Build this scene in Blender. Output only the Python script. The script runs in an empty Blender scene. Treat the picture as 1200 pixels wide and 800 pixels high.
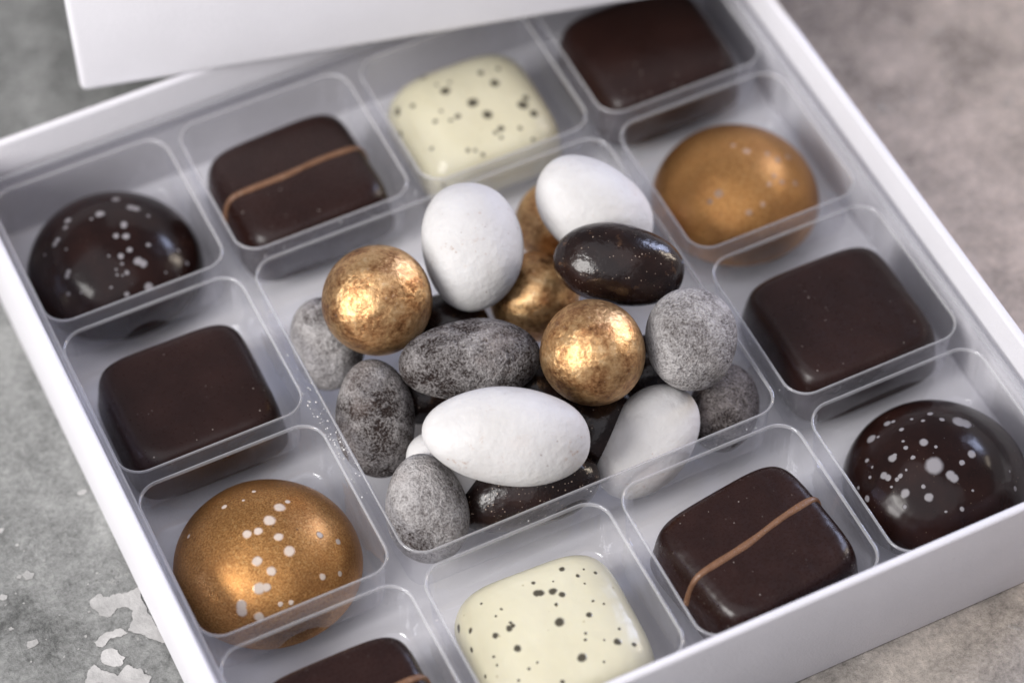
import bpy, bmesh, math, random
from mathutils import Vector, Matrix, noise
from mathutils.bvhtree import BVHTree

C = bpy.context.scene.collection
noise.seed_set(7)   # the same surface wobble on every run
S = 0.033            # one compartment pitch in metres; geometry below is written in pitches
Z0 = 0.5             # the tray's land lies half a pitch above the table

# ------------------------------------------------------------------ camera
sc = bpy.context.scene
cam = bpy.data.cameras.new('camera'); cam_o = bpy.data.objects.new('camera', cam); C.objects.link(cam_o)
cam.sensor_width = 36.0; cam.lens = 102.66
cam.clip_start = 0.01; cam.clip_end = 20
cam.dof.use_dof = True; cam.dof.focus_distance = 13.55 * S; cam.dof.aperture_fstop = 8.6; cam.dof.aperture_blades = 9
Rr, Ru, Rb = (0.8997135, -0.4363683, -0.0099127), (0.3553208, 0.7190401, 0.5972675), (-0.253501, -0.5408918, 0.801981)
cam_o.matrix_world = Matrix(((Rr[0], Ru[0], Rb[0], -3.558506*S), (Rr[1], Ru[1], Rb[1], -7.609835*S),
                             (Rr[2], Ru[2], Rb[2], (11.226775+Z0)*S), (0, 0, 0, 1)))
sc.camera = cam_o

# ------------------------------------------------------------------ light: a dim room and two window-like soft lamps
w = bpy.data.worlds.new('World'); sc.world = w; w.use_nodes = True
bg = w.node_tree.nodes['Background']; bg.inputs[0].default_value = (0.92, 0.90, 1.0, 1); bg.inputs[1].default_value = 0.27

def lamp(name, d, dist, sx, sy, power, col):
    L = bpy.data.lights.new(name, 'AREA'); L.shape = 'RECTANGLE'; L.size = sx; L.size_y = sy; L.energy = power; L.color = col
    o = bpy.data.objects.new(name, L); C.objects.link(o)
    v = Vector(d).normalized(); o.location = v * dist
    o.rotation_euler = (-v).to_track_quat('-Z', 'Y').to_euler()
    return o
lamp('window_light', (-0.82, -0.13, 0.52), 0.62, 0.22, 0.32, 3.7, (1.0, 0.975, 0.95))
lamp('window_light', (0.86, 0.26, 0.42), 0.95, 0.24, 0.46, 5.2, (0.62, 0.70, 1.0))
lamp('window_light', (0.93, -0.04, 0.36), 0.95, 0.13, 0.42, 2.8, (1.0, 0.86, 0.70))
lamp('ceiling_bounce', (-0.42, -0.22, 1.0), 2.2, 2.8, 2.6, 20.5, (0.96, 0.94, 1.0))

sc.view_settings.view_transform = 'Standard'; sc.view_settings.look = 'None'
sc.view_settings.exposure = 0.12; sc.view_settings.gamma = 1.0
sc.cycles.max_bounces = 14; sc.cycles.transparent_max_bounces = 24; sc.cycles.use_denoising = True
sc.cycles.caustics_reflective = False; sc.cycles.caustics_refractive = False

# ------------------------------------------------------------------ material helpers
class NT:
    def __init__(s, name):
        s.m = bpy.data.materials.new(name); s.m.use_nodes = True
        s.t = s.m.node_tree; s.t.nodes.clear()
        s.out = s.n('ShaderNodeOutputMaterial'); s._tc = None
    def n(s, typ, **kw):
        nd = s.t.nodes.new(typ)
        for k, v in kw.items(): setattr(nd, k, v)
        return nd
    def link(s, a, b): s.t.links.new(a, b)
    def setin(s, nd, key, v):
        if isinstance(v, bpy.types.NodeSocket): s.link(v, nd.inputs[key])
        elif v is not None: nd.inputs[key].default_value = v
    @property
    def co(s):
        if s._tc is None:
            tc = s.n('ShaderNodeTexCoord'); vm = s.n('ShaderNodeVectorMath', operation='SCALE'); vm.inputs['Scale'].default_value = 1.0 / S
            s.link(tc.outputs['Object'], vm.inputs[0]); s._tc = vm.outputs[0]
        return s._tc                                    # object coordinates in pitches
    def math(s, op, a, b=None, clamp=False):
        nd = s.n('ShaderNodeMath', operation=op); nd.use_clamp = clamp
        s.setin(nd, 0, a); s.setin(nd, 1, b); return nd.outputs[0]
    def noise(s, scale, detail=4, rough=0.55, co=None, dist=0.0, out='Fac'):
        nd = s.n('ShaderNodeTexNoise'); s.link(co or s.co, nd.inputs['Vector'])
        nd.inputs['Scale'].default_value = scale; nd.inputs['Detail'].default_value = detail
        nd.inputs['Roughness'].default_value = rough; nd.inputs['Distortion'].default_value = dist
        return nd.outputs[out]
    def voro(s, scale, feature='F1', out='Distance', co=None, rnd=1.0):
        nd = s.n('ShaderNodeTexVoronoi', feature=feature); s.link(co or s.co, nd.inputs['Vector'])
        nd.inputs['Scale'].default_value = scale; nd.inputs['Randomness'].default_value = rnd
        return nd.outputs[out]
    def map(s, v, a, b, c=0.0, d=1.0, smooth=False):
        nd = s.n('ShaderNodeMapRange'); nd.interpolation_type = 'SMOOTHSTEP' if smooth else 'LINEAR'
        s.link(v, nd.inputs[0])
        for i, x in enumerate((a, b, c, d)): nd.inputs[i+1].default_value = x
        return nd.outputs[0]
    def mix(s, f, a, b):
        nd = s.n('ShaderNodeMix', data_type='RGBA'); s.setin(nd, 0, f)
        for k, v in ((6, a), (7, b)): s.setin(nd, k, (*v, 1) if isinstance(v, tuple) and len(v) == 3 else v)
        return nd.outputs[2]
    def ramp(s, v, stops):
        nd = s.n('ShaderNodeValToRGB'); s.link(v, nd.inputs[0]); e = nd.color_ramp.elements
        while len(e) < len(stops): e.new(0.5)
        for el, (p, c) in zip(e, stops): el.position = p; el.color = (*c, 1)
        return nd.outputs[0]
    def bump(s, h, dist, strength=1.0, normal=None):
        nd = s.n('ShaderNodeBump'); s.link(h, nd.inputs['Height']); nd.inputs['Distance'].default_value = dist * S
        nd.inputs['Strength'].default_value = strength
        if normal is not None: s.link(normal, nd.inputs['Normal'])
        return nd.outputs[0]
    def bsdf(s, **kw):
        b = s.n('ShaderNodeBsdfPrincipled')
        for k, v in kw.items():
            k = k.replace('_', ' ')
            s.setin(b, k, (*v, 1) if isinstance(v, tuple) and len(v) == 3 and 'Color' in k else v)
        s.link(b.outputs[0], s.out.inputs[0]); return b
    def specks(s, scale, size, keep):
        """sparse round specks: cells of a voronoi, only a share of them kept, sizes uneven"""
        nd = s.n('ShaderNodeTexVoronoi'); s.link(s.co, nd.inputs['Vector']); nd.inputs['Scale'].default_value = scale
        sep = s.n('ShaderNodeSeparateColor'); s.link(nd.outputs['Color'], sep.inputs[0])
        on = s.math('GREATER_THAN', sep.outputs[0], 1 - keep)
        r = s.map(sep.outputs[1], 0, 1, size*0.35, size)
        d = s.math('SUBTRACT', r, nd.outputs['Distance'])
        return s.math('MULTIPLY', on, s.map(d, 0, size*0.3, 0, 1, True))
    def spots(s, pts, warp=0.007, soft=0.3):
        """decor dots at given places on the surface: (x, y, z, radius)"""
        nz = s.n('ShaderNodeTexNoise'); s.link(s.co, nz.inputs['Vector']); nz.inputs['Scale'].default_value = 22; nz.inputs['Detail'].default_value = 2
        sub = s.n('ShaderNodeVectorMath', operation='SUBTRACT'); s.link(nz.outputs['Color'], sub.inputs[0]); sub.inputs[1].default_value = (0.5,)*3
        sca = s.n('ShaderNodeVectorMath', operation='SCALE'); s.link(sub.outputs[0], sca.inputs[0]); sca.inputs['Scale'].default_value = warp*2
        ad = s.n('ShaderNodeVectorMath', operation='ADD'); s.link(s.co, ad.inputs[0]); s.link(sca.outputs[0], ad.inputs[1])
        acc = None
        for x, y, z, r in pts:
            dn = s.n('ShaderNodeVectorMath', operation='DISTANCE'); s.link(ad.outputs[0], dn.inputs[0]); dn.inputs[1].default_value = (x, y, z)
            v = s.map(dn.outputs['Value'], r*0.88*(1+soft), r*0.88*(1-soft), 0, 1, True)
            acc = v if acc is None else s.math('MAXIMUM', acc, v)
        return acc

def m_card(name='white_cardboard', col=(0.80, 0.79, 0.825), relief=0.35):
    t = NT(name)
    fib = t.noise(38, 6, 0.7); weave = t.noise(110, 2, 0.6)
    c = t.mix(t.map(t.noise(3.0, 5), 0.3, 0.7), tuple(x*0.955 for x in col), col)
    b = t.bsdf(Base_Color=c, Roughness=0.62, Normal=t.bump(t.math('ADD', t.math('ADD', fib, weave), t.math('MULTIPLY', t.noise(1.2, 2), 1.5)), 0.011, relief))
    b.inputs['Specular IOR Level'].default_value = 0.35
    return t.m

def m_tray(name, haze0, haze1, grey, tint, rough):
    t = NT(name)
    fr = t.n('ShaderNodeFresnel'); geo = t.n('ShaderNodeNewGeometry')   # a thin sheet: the same Fresnel from both sides
    t.link(t.map(geo.outputs['Backfacing'], 0, 1, 1.58, 1/1.58), fr.inputs['IOR'])
    nrm = t.bump(t.noise(4.5, 3, 0.5), 0.03, 0.4)
    t.link(nrm, fr.inputs['Normal'])
    tr = t.n('ShaderNodeBsdfTransparent'); tr.inputs[0].default_value = (*tint, 1)
    gl = t.n('ShaderNodeBsdfGlossy'); gl.inputs['Roughness'].default_value = rough; gl.inputs[0].default_value = (0.95, 0.96, 1, 1)
    t.link(nrm, gl.inputs['Normal'])
    df = t.n('ShaderNodeBsdfDiffuse'); df.inputs[0].default_value = (*grey, 1)
    tl = t.n('ShaderNodeBsdfTranslucent'); tl.inputs[0].default_value = (*grey, 1)
    hz = t.n('ShaderNodeMixShader'); hz.inputs[0].default_value = 0.35
    t.link(df.outputs[0], hz.inputs[1]); t.link(tl.outputs[0], hz.inputs[2])
    # a sheet shows milkier the more obliquely one looks through it; dust adds to that
    lw = t.n('ShaderNodeLayerWeight'); lw.inputs['Blend'].default_value = 0.35
    dust = t.specks(46, 0.22, 0.16)
    scuff = t.map(t.noise(7, 5, 0.7), 0.52, 0.80, 0.0, 0.06)
    hazef = t.math('ADD', t.math('ADD', t.map(lw.outputs['Facing'], 0.1, 1.0, haze0, haze1), scuff), t.math('MULTIPLY', dust, 0.08), True)
    m1 = t.n('ShaderNodeMixShader'); t.link(hazef, m1.inputs[0]); t.link(tr.outputs[0], m1.inputs[1]); t.link(hz.outputs[0], m1.inputs[2])
    m2 = t.n('ShaderNodeMixShader'); t.link(t.math('MULTIPLY', fr.outputs[0], 1.1, True), m2.inputs[0]); t.link(m1.outputs[0], m2.inputs[1]); t.link(gl.outputs[0], m2.inputs[2])
    t.link(m2.outputs[0], t.out.inputs[0])
    return t.m

def m_choc(name, seed=0.0, rough=0.36):
    t = NT(name)
    big = t.noise(3.2 + seed, 4); fine = t.noise(60, 5, 0.65)
    c = t.mix(t.map(big, 0.35, 0.7), (0.0175, 0.0066, 0.0050), (0.025, 0.0100, 0.0076))
    dust = t.math('MULTIPLY', t.specks(44 + seed, 0.22, 0.24), t.map(t.noise(4.5 + seed, 3), 0.46, 0.62))
    c = t.mix(t.math('MULTIPLY', dust, 0.75), c, (0.42, 0.36, 0.32))
    r = t.map(fine, 0.3, 0.75, rough - 0.05, rough + 0.12)
    pin = t.specks(13 + seed, 0.10, 0.10)
    hgt = t.math('ADD', t.math('ADD', t.math('MULTIPLY', t.noise(1.6 + seed, 2), 1.0), t.math('MULTIPLY', t.noise(7 + seed, 2), 0.08)), t.math('SUBTRACT', t.math('MULTIPLY', fine, 0.05), t.math('MULTIPLY', pin, 0.35)))
    t.bsdf(Base_Color=c, Roughness=r, IOR=1.41, Normal=t.bump(hgt, 0.03, 0.4))
    return t.m

def m_ribbon():
    t = NT('milk_chocolate')
    c = t.mix(t.noise(26, 4), (0.15, 0.070, 0.033), (0.225, 0.115, 0.062))
    c = t.mix(t.math('MULTIPLY', t.map(t.noise(34, 5, 0.75), 0.60, 0.68), 0.5), c, (0.62, 0.48, 0.38))
    t.bsdf(Base_Color=c, Roughness=0.42, Normal=t.bump(t.noise(40, 4), 0.012, 0.6))
    return t.m

def m_dark_dome(name, pts):
    t = NT(name)
    c = t.mix(t.map(t.noise(5, 4), 0.4, 0.7), (0.012, 0.0050, 0.0042), (0.023, 0.0092, 0.0070))
    sparkle = t.math('MULTIPLY', t.specks(70, 0.25, 0.30), t.map(t.noise(5.5, 3), 0.50, 0.66))
    c = t.mix(t.math('MULTIPLY', sparkle, 0.45), c, (0.40, 0.30, 0.22))
    sp = t.math('MAXIMUM', t.spots(pts), t.math('MULTIPLY', t.specks(34, 0.14, 0.10), 0.5))
    c = t.mix(t.math('MULTIPLY', sp, 0.80), c, (0.34, 0.325, 0.335))
    t.bsdf(Base_Color=c, Roughness=t.map(sp, 0, 1, 0.19, 0.45), IOR=1.34, Normal=t.bump(sp, 0.008, 0.25, t.bump(t.noise(3.5, 3), 0.02, 0.5)))
    return t.m

def m_gold_dome(name, pts, spotcol=(0.66, 0.58, 0.50)):
    t = NT(name)
    grain = t.noise(105, 3, 0.7); flake = t.voro(130, out='Color')
    sep = t.n('ShaderNodeSeparateColor'); t.link(flake, sep.inputs[0])
    c = t.mix(t.map(grain, 0.32, 0.66), (0.27, 0.115, 0.034), (0.61, 0.315, 0.105))
    c = t.mix(t.math('MULTIPLY', t.map(sep.outputs[0], 0.78, 1.0), 0.5), c, (0.66, 0.42, 0.17))
    c = t.mix(t.math('MULTIPLY', t.map(t.noise(4.0, 4), 0.45, 0.75), 0.55), c, (0.30, 0.13, 0.045))
    dk = t.specks(20, 0.17, 0.14)
    c = t.mix(t.math('MULTIPLY', dk, 0.55), c, (0.10, 0.055, 0.045))
    sp = t.spots(pts)
    c = t.mix(t.math('MULTIPLY', sp, 0.85), c, spotcol)
    met = t.map(sp, 0, 1, 0.85, 0.0)
    bmp = t.bump(sp, 0.008, 0.25, t.bump(sep.outputs[1], 0.006, 0.35, t.bump(t.noise(5, 3), 0.02, 0.4)))
    t.bsdf(Base_Color=c, Metallic=met, Roughness=t.map(grain, 0.3, 0.7, 0.35, 0.47), Normal=bmp)
    return t.m

def m_white_choc(name, pts):
    t = NT(name)
    c = t.mix(t.map(t.noise(3.0, 3), 0.35, 0.7), (0.64, 0.60, 0.43), (0.69, 0.655, 0.49))
    c = t.mix(t.math('MULTIPLY', t.specks(24, 0.20, 0.16), 0.5), c, (0.33, 0.27, 0.13))
    sp = t.spots(pts, 0.008, 0.35)
    c = t.mix(t.math('MULTIPLY', sp, 0.93), c, (0.035, 0.028, 0.018))
    t.bsdf(Base_Color=c, Roughness=0.27, IOR=1.45, Subsurface_Weight=0.12, Subsurface_Radius=(0.002, 0.0015, 0.0008),
           Subsurface_Scale=0.5, Normal=t.bump(sp, 0.006, 0.5, t.bump(t.math('ADD', t.noise(4, 3), t.math('MULTIPLY', t.noise(18, 4), 0.15)), 0.03, 0.5)))
    return t.m

def m_white_dragee():
    t = NT('white_sugar_shell')
    oi = t.n('ShaderNodeObjectInfo'); ad = t.n('ShaderNodeVectorMath', operation='ADD'); t.link(t.co, ad.inputs[0])
    sv = t.math('MULTIPLY', oi.outputs['Random'], 37.0); cx = t.n('ShaderNodeCombineXYZ'); t.link(sv, cx.inputs[0]); t.link(sv, cx.inputs[1]); t.link(cx.outputs[0], ad.inputs[1])
    t._tc = ad.outputs[0]
    c = t.mix(t.map(t.noise(3.5, 4), 0.35, 0.7), (0.59, 0.575, 0.56), (0.69, 0.68, 0.67))
    smudge = t.math('MULTIPLY', t.map(t.noise(26, 5, 0.8), 0.57, 0.66), t.map(t.noise(4.2, 2), 0.54, 0.66))
    c = t.mix(t.math('MULTIPLY', smudge, 0.75), c, (0.35, 0.20, 0.12))
    c = t.mix(t.math('MULTIPLY', t.specks(26, 0.13, 0.30), 0.75), c, (0.24, 0.16, 0.12))
    c = t.mix(t.math('MULTIPLY', t.map(t.noise(2.2, 3), 0.56, 0.8), 0.35), c, (0.72, 0.58, 0.52))
    hgt = t.math('ADD', t.math('MULTIPLY', t.noise(3.4, 3), 1.0), t.math('MULTIPLY', t.noise(34, 5), 0.22))
    t.bsdf(Base_Color=c, Roughness=0.56, IOR=1.42, Subsurface_Weight=0.08, Subsurface_Radius=(0.002, 0.0016, 0.0013), Subsurface_Scale=0.4,
           Normal=t.bump(hgt, 0.05, 0.45))
    return t.m

def m_gold_ball():
    t = NT('gold_leaf_shell')
    oi = t.n('ShaderNodeObjectInfo'); ad = t.n('ShaderNodeVectorMath', operation='ADD'); t.link(t.co, ad.inputs[0])
    sv = t.math('MULTIPLY', oi.outputs['Random'], 41.0); cx = t.n('ShaderNodeCombineXYZ'); t.link(sv, cx.inputs[0]); t.link(sv, cx.inputs[2]); t.link(cx.outputs[0], ad.inputs[1])
    t._tc = ad.outputs[0]
    n1 = t.noise(9, 6, 0.66); n2 = t.noise(48, 5, 0.7)
    c = t.ramp(t.math('ADD', t.math('MULTIPLY', n1, 0.6), t.math('MULTIPLY', n2, 0.4)),
               [(0.34, (0.13, 0.052, 0.022)), (0.44, (0.42, 0.21, 0.088)), (0.54, (0.70, 0.43, 0.20)), (0.70, (0.88, 0.67, 0.40))])
    c = t.mix(t.math('MULTIPLY', t.map(t.noise(46, 4, 0.8), 0.63, 0.70), 0.6), c, (0.75, 0.62, 0.52))
    c = t.mix(t.math('MULTIPLY', t.specks(22, 0.2, 0.1), 0.7), c, (0.06, 0.03, 0.02))
    hgt = t.math('ADD', t.math('MULTIPLY', t.noise(5.5, 3, 0.5), 1.1), t.math('SUBTRACT', t.math('MULTIPLY', n2, 0.16), t.math('MULTIPLY', t.specks(19, 0.16, 0.16), 0.5)))
    t.bsdf(Base_Color=c, Metallic=0.9, Roughness=t.map(n2, 0.3, 0.7, 0.28, 0.43), Normal=t.bump(hgt, 0.055, 0.5))
    return t.m

def m_grey_dragee(name, lo, hi, dens):
    t = NT(name)
    oi = t.n('ShaderNodeObjectInfo'); ad = t.n('ShaderNodeVectorMath', operation='ADD'); t.link(t.co, ad.inputs[0])
    sv = t.math('MULTIPLY', oi.outputs['Random'], 29.0); cx = t.n('ShaderNodeCombineXYZ'); t.link(sv, cx.inputs[1]); t.link(sv, cx.inputs[2]); t.link(cx.outputs[0], ad.inputs[1])
    t._tc = ad.outputs[0]
    patch = t.noise(4.5, 5, 0.65, dist=0.5); grain = t.noise(88, 3, 0.7); gr2 = t.noise(30, 4, 0.7)
    v = t.math('ADD', t.math('MULTIPLY', grain, 0.62), t.math('ADD', t.math('MULTIPLY', patch, 0.72), t.math('MULTIPLY', gr2, 0.30)))
    f = t.map(v, dens + 0.08, dens + 0.40)
    c = t.mix(f, lo, hi)
    c = t.mix(t.math('MULTIPLY', t.map(t.noise(4.2, 3), 0.58, 0.78), 0.3), c, (0.25, 0.18, 0.15))
    hgt = t.math('ADD', t.math('MULTIPLY', gr2, 0.4), t.math('ADD', t.math('MULTIPLY', grain, 0.25), patch))
    t.bsdf(Base_Color=c, Roughness=0.82, Specular_IOR_Level=0.25, Normal=t.bump(hgt, 0.10, 0.75))
    return t.m

def m_dark_dragee(name='dark_glazed_shell', keep=0.35, lo=0.42):
    t = NT(name)
    oi = t.n('ShaderNodeObjectInfo'); ad = t.n('ShaderNodeVectorMath', operation='ADD'); t.link(t.co, ad.inputs[0])
    sv = t.math('MULTIPLY', oi.outputs['Random'], 23.0); cx = t.n('ShaderNodeCombineXYZ'); t.link(sv, cx.inputs[0]); t.link(sv, cx.inputs[1]); t.link(cx.outputs[0], ad.inputs[1])
    t._tc = ad.outputs[0]
    c = t.mix(t.map(t.noise(6, 4), 0.4, 0.7), (0.010, 0.0050, 0.0042), (0.024, 0.0110, 0.0080))
    d = t.math('MULTIPLY', t.specks(66, 0.30, keep), t.map(t.noise(4.6, 3), lo, lo + 0.2))
    c = t.mix(t.math('MULTIPLY', d, 0.75), c, (0.42, 0.33, 0.26))
    g = t.math('MULTIPLY', t.map(t.noise(11, 5), 0.63, 0.74), 0.35)
    c = t.mix(g, c, (0.25, 0.13, 0.06))
    n1 = t.noise(7, 4)
    t.bsdf(Base_Color=c, Roughness=t.map(t.noise(20, 4), 0.3, 0.7, 0.15, 0.30), IOR=1.41, Normal=t.bump(n1, 0.03, 0.4))
    return t.m

def m_table():
    t = NT('worn_grey_plaster')
    n1 = t.noise(0.6, 6, 0.62); n2 = t.noise(3.0, 10, 0.74, dist=0.12); n3 = t.noise(34, 6, 0.8)
    v = t.math('ADD', t.math('MULTIPLY', n1, 0.34), t.math('ADD', t.math('MULTIPLY', n2, 0.45), t.math('MULTIPLY', n3, 0.38)))
    c = t.ramp(v, [(0.47, (0.12, 0.12, 0.117)), (0.545, (0.25, 0.249, 0.244)), (0.615, (0.36, 0.357, 0.35)), (0.70, (0.50, 0.495, 0.485))])
    sep = t.n('ShaderNodeSeparateXYZ'); t.link(t.co, sep.inputs[0])
    warm = t.map(t.math('ADD', sep.outputs[0], t.math('MULTIPLY', n1, 2.0)), 0.0, 4.0)      # tint drifts from grey to brighter beige along x
    tint = t.mix(warm, (0.98, 1.0, 0.985), (1.50, 1.28, 1.12))
    mm = t.n('ShaderNodeMix', data_type='RGBA', blend_type='MULTIPLY'); mm.inputs[0].default_value = 1.0
    t.link(c, mm.inputs[6]); t.link(tint, mm.inputs[7]); c = mm.outputs[2]
    fleck = t.map(t.math('ADD', t.math('MULTIPLY', t.noise(5.5, 6, 0.75), 0.75), t.math('MULTIPLY', t.noise(1.3, 3), 0.25)), 0.595, 0.66)
    c = t.mix(t.math('MULTIPLY', fleck, 0.6), c, (0.55, 0.54, 0.52))
    pits = t.specks(14, 0.13, 0.18)
    c = t.mix(t.math('MULTIPLY', pits, 0.6), c, (0.10, 0.10, 0.095))
    hgt = t.math('ADD', t.math('MULTIPLY', n2, 1.0), t.math('ADD', t.math('MULTIPLY', n3, 0.25), t.math('MULTIPLY', fleck, 0.25)))
    t.bsdf(Base_Color=c, Roughness=0.72, Specular_IOR_Level=0.3, Normal=t.bump(hgt, 0.12, 0.65))
    return t.m

def m_paint():
    t = NT('old_white_paint')
    c = t.mix(t.map(t.noise(5, 6, 0.7), 0.35, 0.7), (0.33, 0.325, 0.315), (0.56, 0.55, 0.535))
    t.bsdf(Base_Color=c, Roughness=0.7, Normal=t.bump(t.noise(12, 6, 0.7), 0.03, 0.5))
    return t.m

def m_plain(name, col, rough=0.7):
    t = NT(name); c = t.mix(t.noise(20, 3), tuple(x*0.8 for x in col), col); t.bsdf(Base_Color=c, Roughness=rough); return t.m

# ------------------------------------------------------------------ object helpers
def tag(o, label=None, cat=None, group=None, kind=None):
    for k, v in (('label', label), ('category', cat), ('group', group), ('kind', kind)):
        if v: o[k] = v
    return o
def empty(name, loc=(0, 0, 0), rot=None):
    o = bpy.data.objects.new(name, None); C.objects.link(o); o.empty_display_size = 0.01
    o.location = Vector((loc[0]*S, loc[1]*S, (loc[2]+Z0)*S))
    if rot is not None: o.rotation_euler = rot
    return o
def mesh_obj(name, verts, faces, mat, parent=None, loc=None, rot=None, smooth=True):
    """verts in pitches relative to the object's own origin; loc in pitches (land of the tray is z 0)"""
    me = bpy.data.meshes.new(name); me.from_pydata([tuple(c*S for c in v) for v in verts], [], faces); me.update()
    if smooth: me.polygons.foreach_set('use_smooth', [True]*len(me.polygons))
    me.materials.append(mat)
    o = bpy.data.objects.new(name, me); C.objects.link(o)
    if parent is not None: o.parent = parent
    if loc is not None: o.location = Vector((loc[0]*S, loc[1]*S, (loc[2] + (0 if parent else Z0))*S))
    if rot is not None: o.rotation_euler = rot
    return o
def bm_obj(name, bm, mat, parent=None, loc=None, rot=None, smooth=True):
    bmesh.ops.recalc_face_normals(bm, faces=bm.faces)
    vs = [tuple(v.co) for v in bm.verts]; bm.verts.index_update()
    fs = [[v.index for v in f.verts] for f in bm.faces]; bm.free()
    return mesh_obj(name, vs, fs, mat, parent, loc, rot, smooth)
def box_bm(x0, x1, y0, y1, z0, z1, bev=0.012, seg=3):
    bm = bmesh.new(); bmesh.ops.create_cube(bm, size=1)
    for v in bm.verts: v.co = Vector(((x0+x1)/2+v.co.x*(x1-x0), (y0+y1)/2+v.co.y*(y1-y0), (z0+z1)/2+v.co.z*(z1-z0)))
    bmesh.ops.bevel(bm, geom=list(bm.edges), offset=bev, segments=seg, profile=0.5, affect='EDGES')
    return bm
def flat_shade_by_angle(o, ang=0.6):
    o.data.set_sharp_from_angle(angle=ang)

# ------------------------------------------------------------------ setting: the table
M_table, M_card = m_table(), m_card()
M_wall = m_tray('clear_plastic', 0.0, 0.10, (0.62, 0.62, 0.65), (0.985, 0.985, 0.995), 0.04)
M_land = m_tray('scuffed_plastic', 0.07, 0.20, (0.40, 0.40, 0.42), (0.955, 0.955, 0.97), 0.08)
M_lip = m_tray('creased_highlit_plastic', 0.30, 0.70, (0.94, 0.94, 0.95), (0.92, 0.92, 0.94), 0.07)  # rim highlights put into the milky white, beside whitening from creases
bm = bmesh.new(); bmesh.ops.create_grid(bm, x_segments=4, y_segments=4, size=22)
tbl = bm_obj('table_surface', bm, M_table, None, (0, 0, -Z0)); tag(tbl, kind='structure')
M_paint = m_paint()
def rough_outline(pts, seed, it=5, amp=0.17):
    rnd = random.Random(seed)
    for k in range(it):
        out = []
        for i, a in enumerate(pts):
            b = pts[(i+1) % len(pts)]; d = (b[0]-a[0], b[1]-a[1]); q = rnd.uniform(-amp, amp)
            out += [a, ((a[0]+b[0])/2 - d[1]*q, (a[1]+b[1])/2 + d[0]*q)]
        pts = out
    return pts
PAINT = [
    [[-2.292, -0.187], [-2.208, -0.213], [-2.118, -0.225], [-2.061, -0.222], [-2.07, -0.343], [-2.063, -0.466], [-2.038, -0.566], [-2.11, -0.51], [-2.164, -0.452], [-2.193, -0.418], [-2.153, -0.38], [-2.129, -0.33], [-2.158, -0.295], [-2.197, -0.286], [-2.238, -0.313], [-2.281, -0.291], [-2.3, -0.23]],
    [[-2.36, -0.408], [-2.319, -0.391], [-2.268, -0.391], [-2.218, -0.395], [-2.198, -0.431], [-2.242, -0.434], [-2.29, -0.426], [-2.334, -0.451], [-2.357, -0.434]],
    [[-2.356, -0.486], [-2.325, -0.471], [-2.276, -0.5], [-2.258, -0.55], [-2.282, -0.579], [-2.335, -0.563], [-2.366, -0.522]],
    [[-2.474, -0.595], [-2.45, -0.556], [-2.402, -0.519], [-2.373, -0.574], [-2.326, -0.628], [-2.262, -0.593], [-2.215, -0.637], [-2.186, -0.702], [-2.241, -0.735], [-2.342, -0.69]],
    [[-2.537, 0.087], [-2.502, 0.101], [-2.476, 0.067], [-2.496, 0.045], [-2.53, 0.046]],
]
for k, pts in enumerate(PAINT):
    pts = rough_outline([tuple(p) for p in pts], k)
    bm = bmesh.new(); vs = [bm.verts.new((x, y, 0.001)) for x, y in pts]
    f = bm.faces.new(vs); r = bmesh.ops.extrude_face_region(bm, geom=[f])
    for e in r['geom']:
        if isinstance(e, bmesh.types.BMVert): e.co.z = 0.0045
    bmesh.ops.triangulate(bm, faces=[f_ for f_ in bm.faces if len(f_.verts) > 4])
    bm_obj('paint_flake', bm, M_paint, tbl, (0, 0, 0), smooth=False)

rnd = random.Random(11); bm = bmesh.new()
for k in range(170):                                      # small chips of the same paint around the big patches
    cx, cy, sd = rnd.choice([(-2.30, -0.95, 0.16), (-2.36, -1.15, 0.14), (-2.55, -0.75, 0.28), (-2.75, -0.2, 0.4)])
    cx += rnd.gauss(0, sd); cy += rnd.gauss(0, sd); r0 = 0.004 + 0.022*rnd.random()**3; n = rnd.randint(6, 9); a0 = rnd.random()*6
    if cx > -2.10: continue
    top = [bm.verts.new((cx + r0*rnd.uniform(.5, 1.2)*math.cos(a0+6.283*j/n)*1.3, cy + r0*rnd.uniform(.5, 1.2)*math.sin(a0+6.283*j/n), 0.004)) for j in range(n)]
    low = [bm.verts.new((v.co.x, v.co.y, 0.0005)) for v in top]
    bm.faces.new(top)
    for j in range(n): bm.faces.new((top[j], low[j], low[(j+1) % n], top[(j+1) % n]))
tag(bm_obj('paint_chips', bm, M_paint, tbl, (0, 0, 0), smooth=False), kind='stuff')

# ------------------------------------------------------------------ the open box
X0, X1, Y0, Y1, ZB, ZR, TH = -2.066, 2.112, -2.046, 2.095, -0.5, 0.20, 0.045
gb = empty('gift_box', (0, 0, -Z0))
tag(gb, 'open square white cardboard gift box holding the clear tray of chocolates', 'box')
def wall(name, x0, x1, y0, y1, z0, z1, parent, mat, off, bev=0.018):
    o = bm_obj(name, box_bm(x0, x1, y0, y1, z0, z1, bev, 3), mat, parent, off); flat_shade_by_angle(o, 0.9); return o
O = (0, 0, Z0)
wall('bottom_panel', X0+TH+.001, X1-TH-.001, Y0+TH+.001, Y1-TH-.001, ZB+0.002, ZB+0.025, gb, m_card('lightened_card', (0.90, 0.895, 0.915), 0.08), O)  # card colour lightened in place of light lost beneath the tray
wall('side_wall', X0, X0+TH, Y0, Y1, ZB+0.001, ZR, gb, M_card, O)
wall('side_wall', X1-TH, X1, Y0, Y1, ZB+0.001, ZR, gb, M_card, O)
wall('side_wall', X0+TH-.004, X1-TH+.004, Y0+.001, Y0+TH, ZB+0.001, ZR-.001, gb, M_card, O)
wall('side_wall', X0+TH-.004, X1-TH+.004, Y1-TH, Y1-.001, ZB+0.001, ZR-.001, gb, M_card, O)

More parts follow.
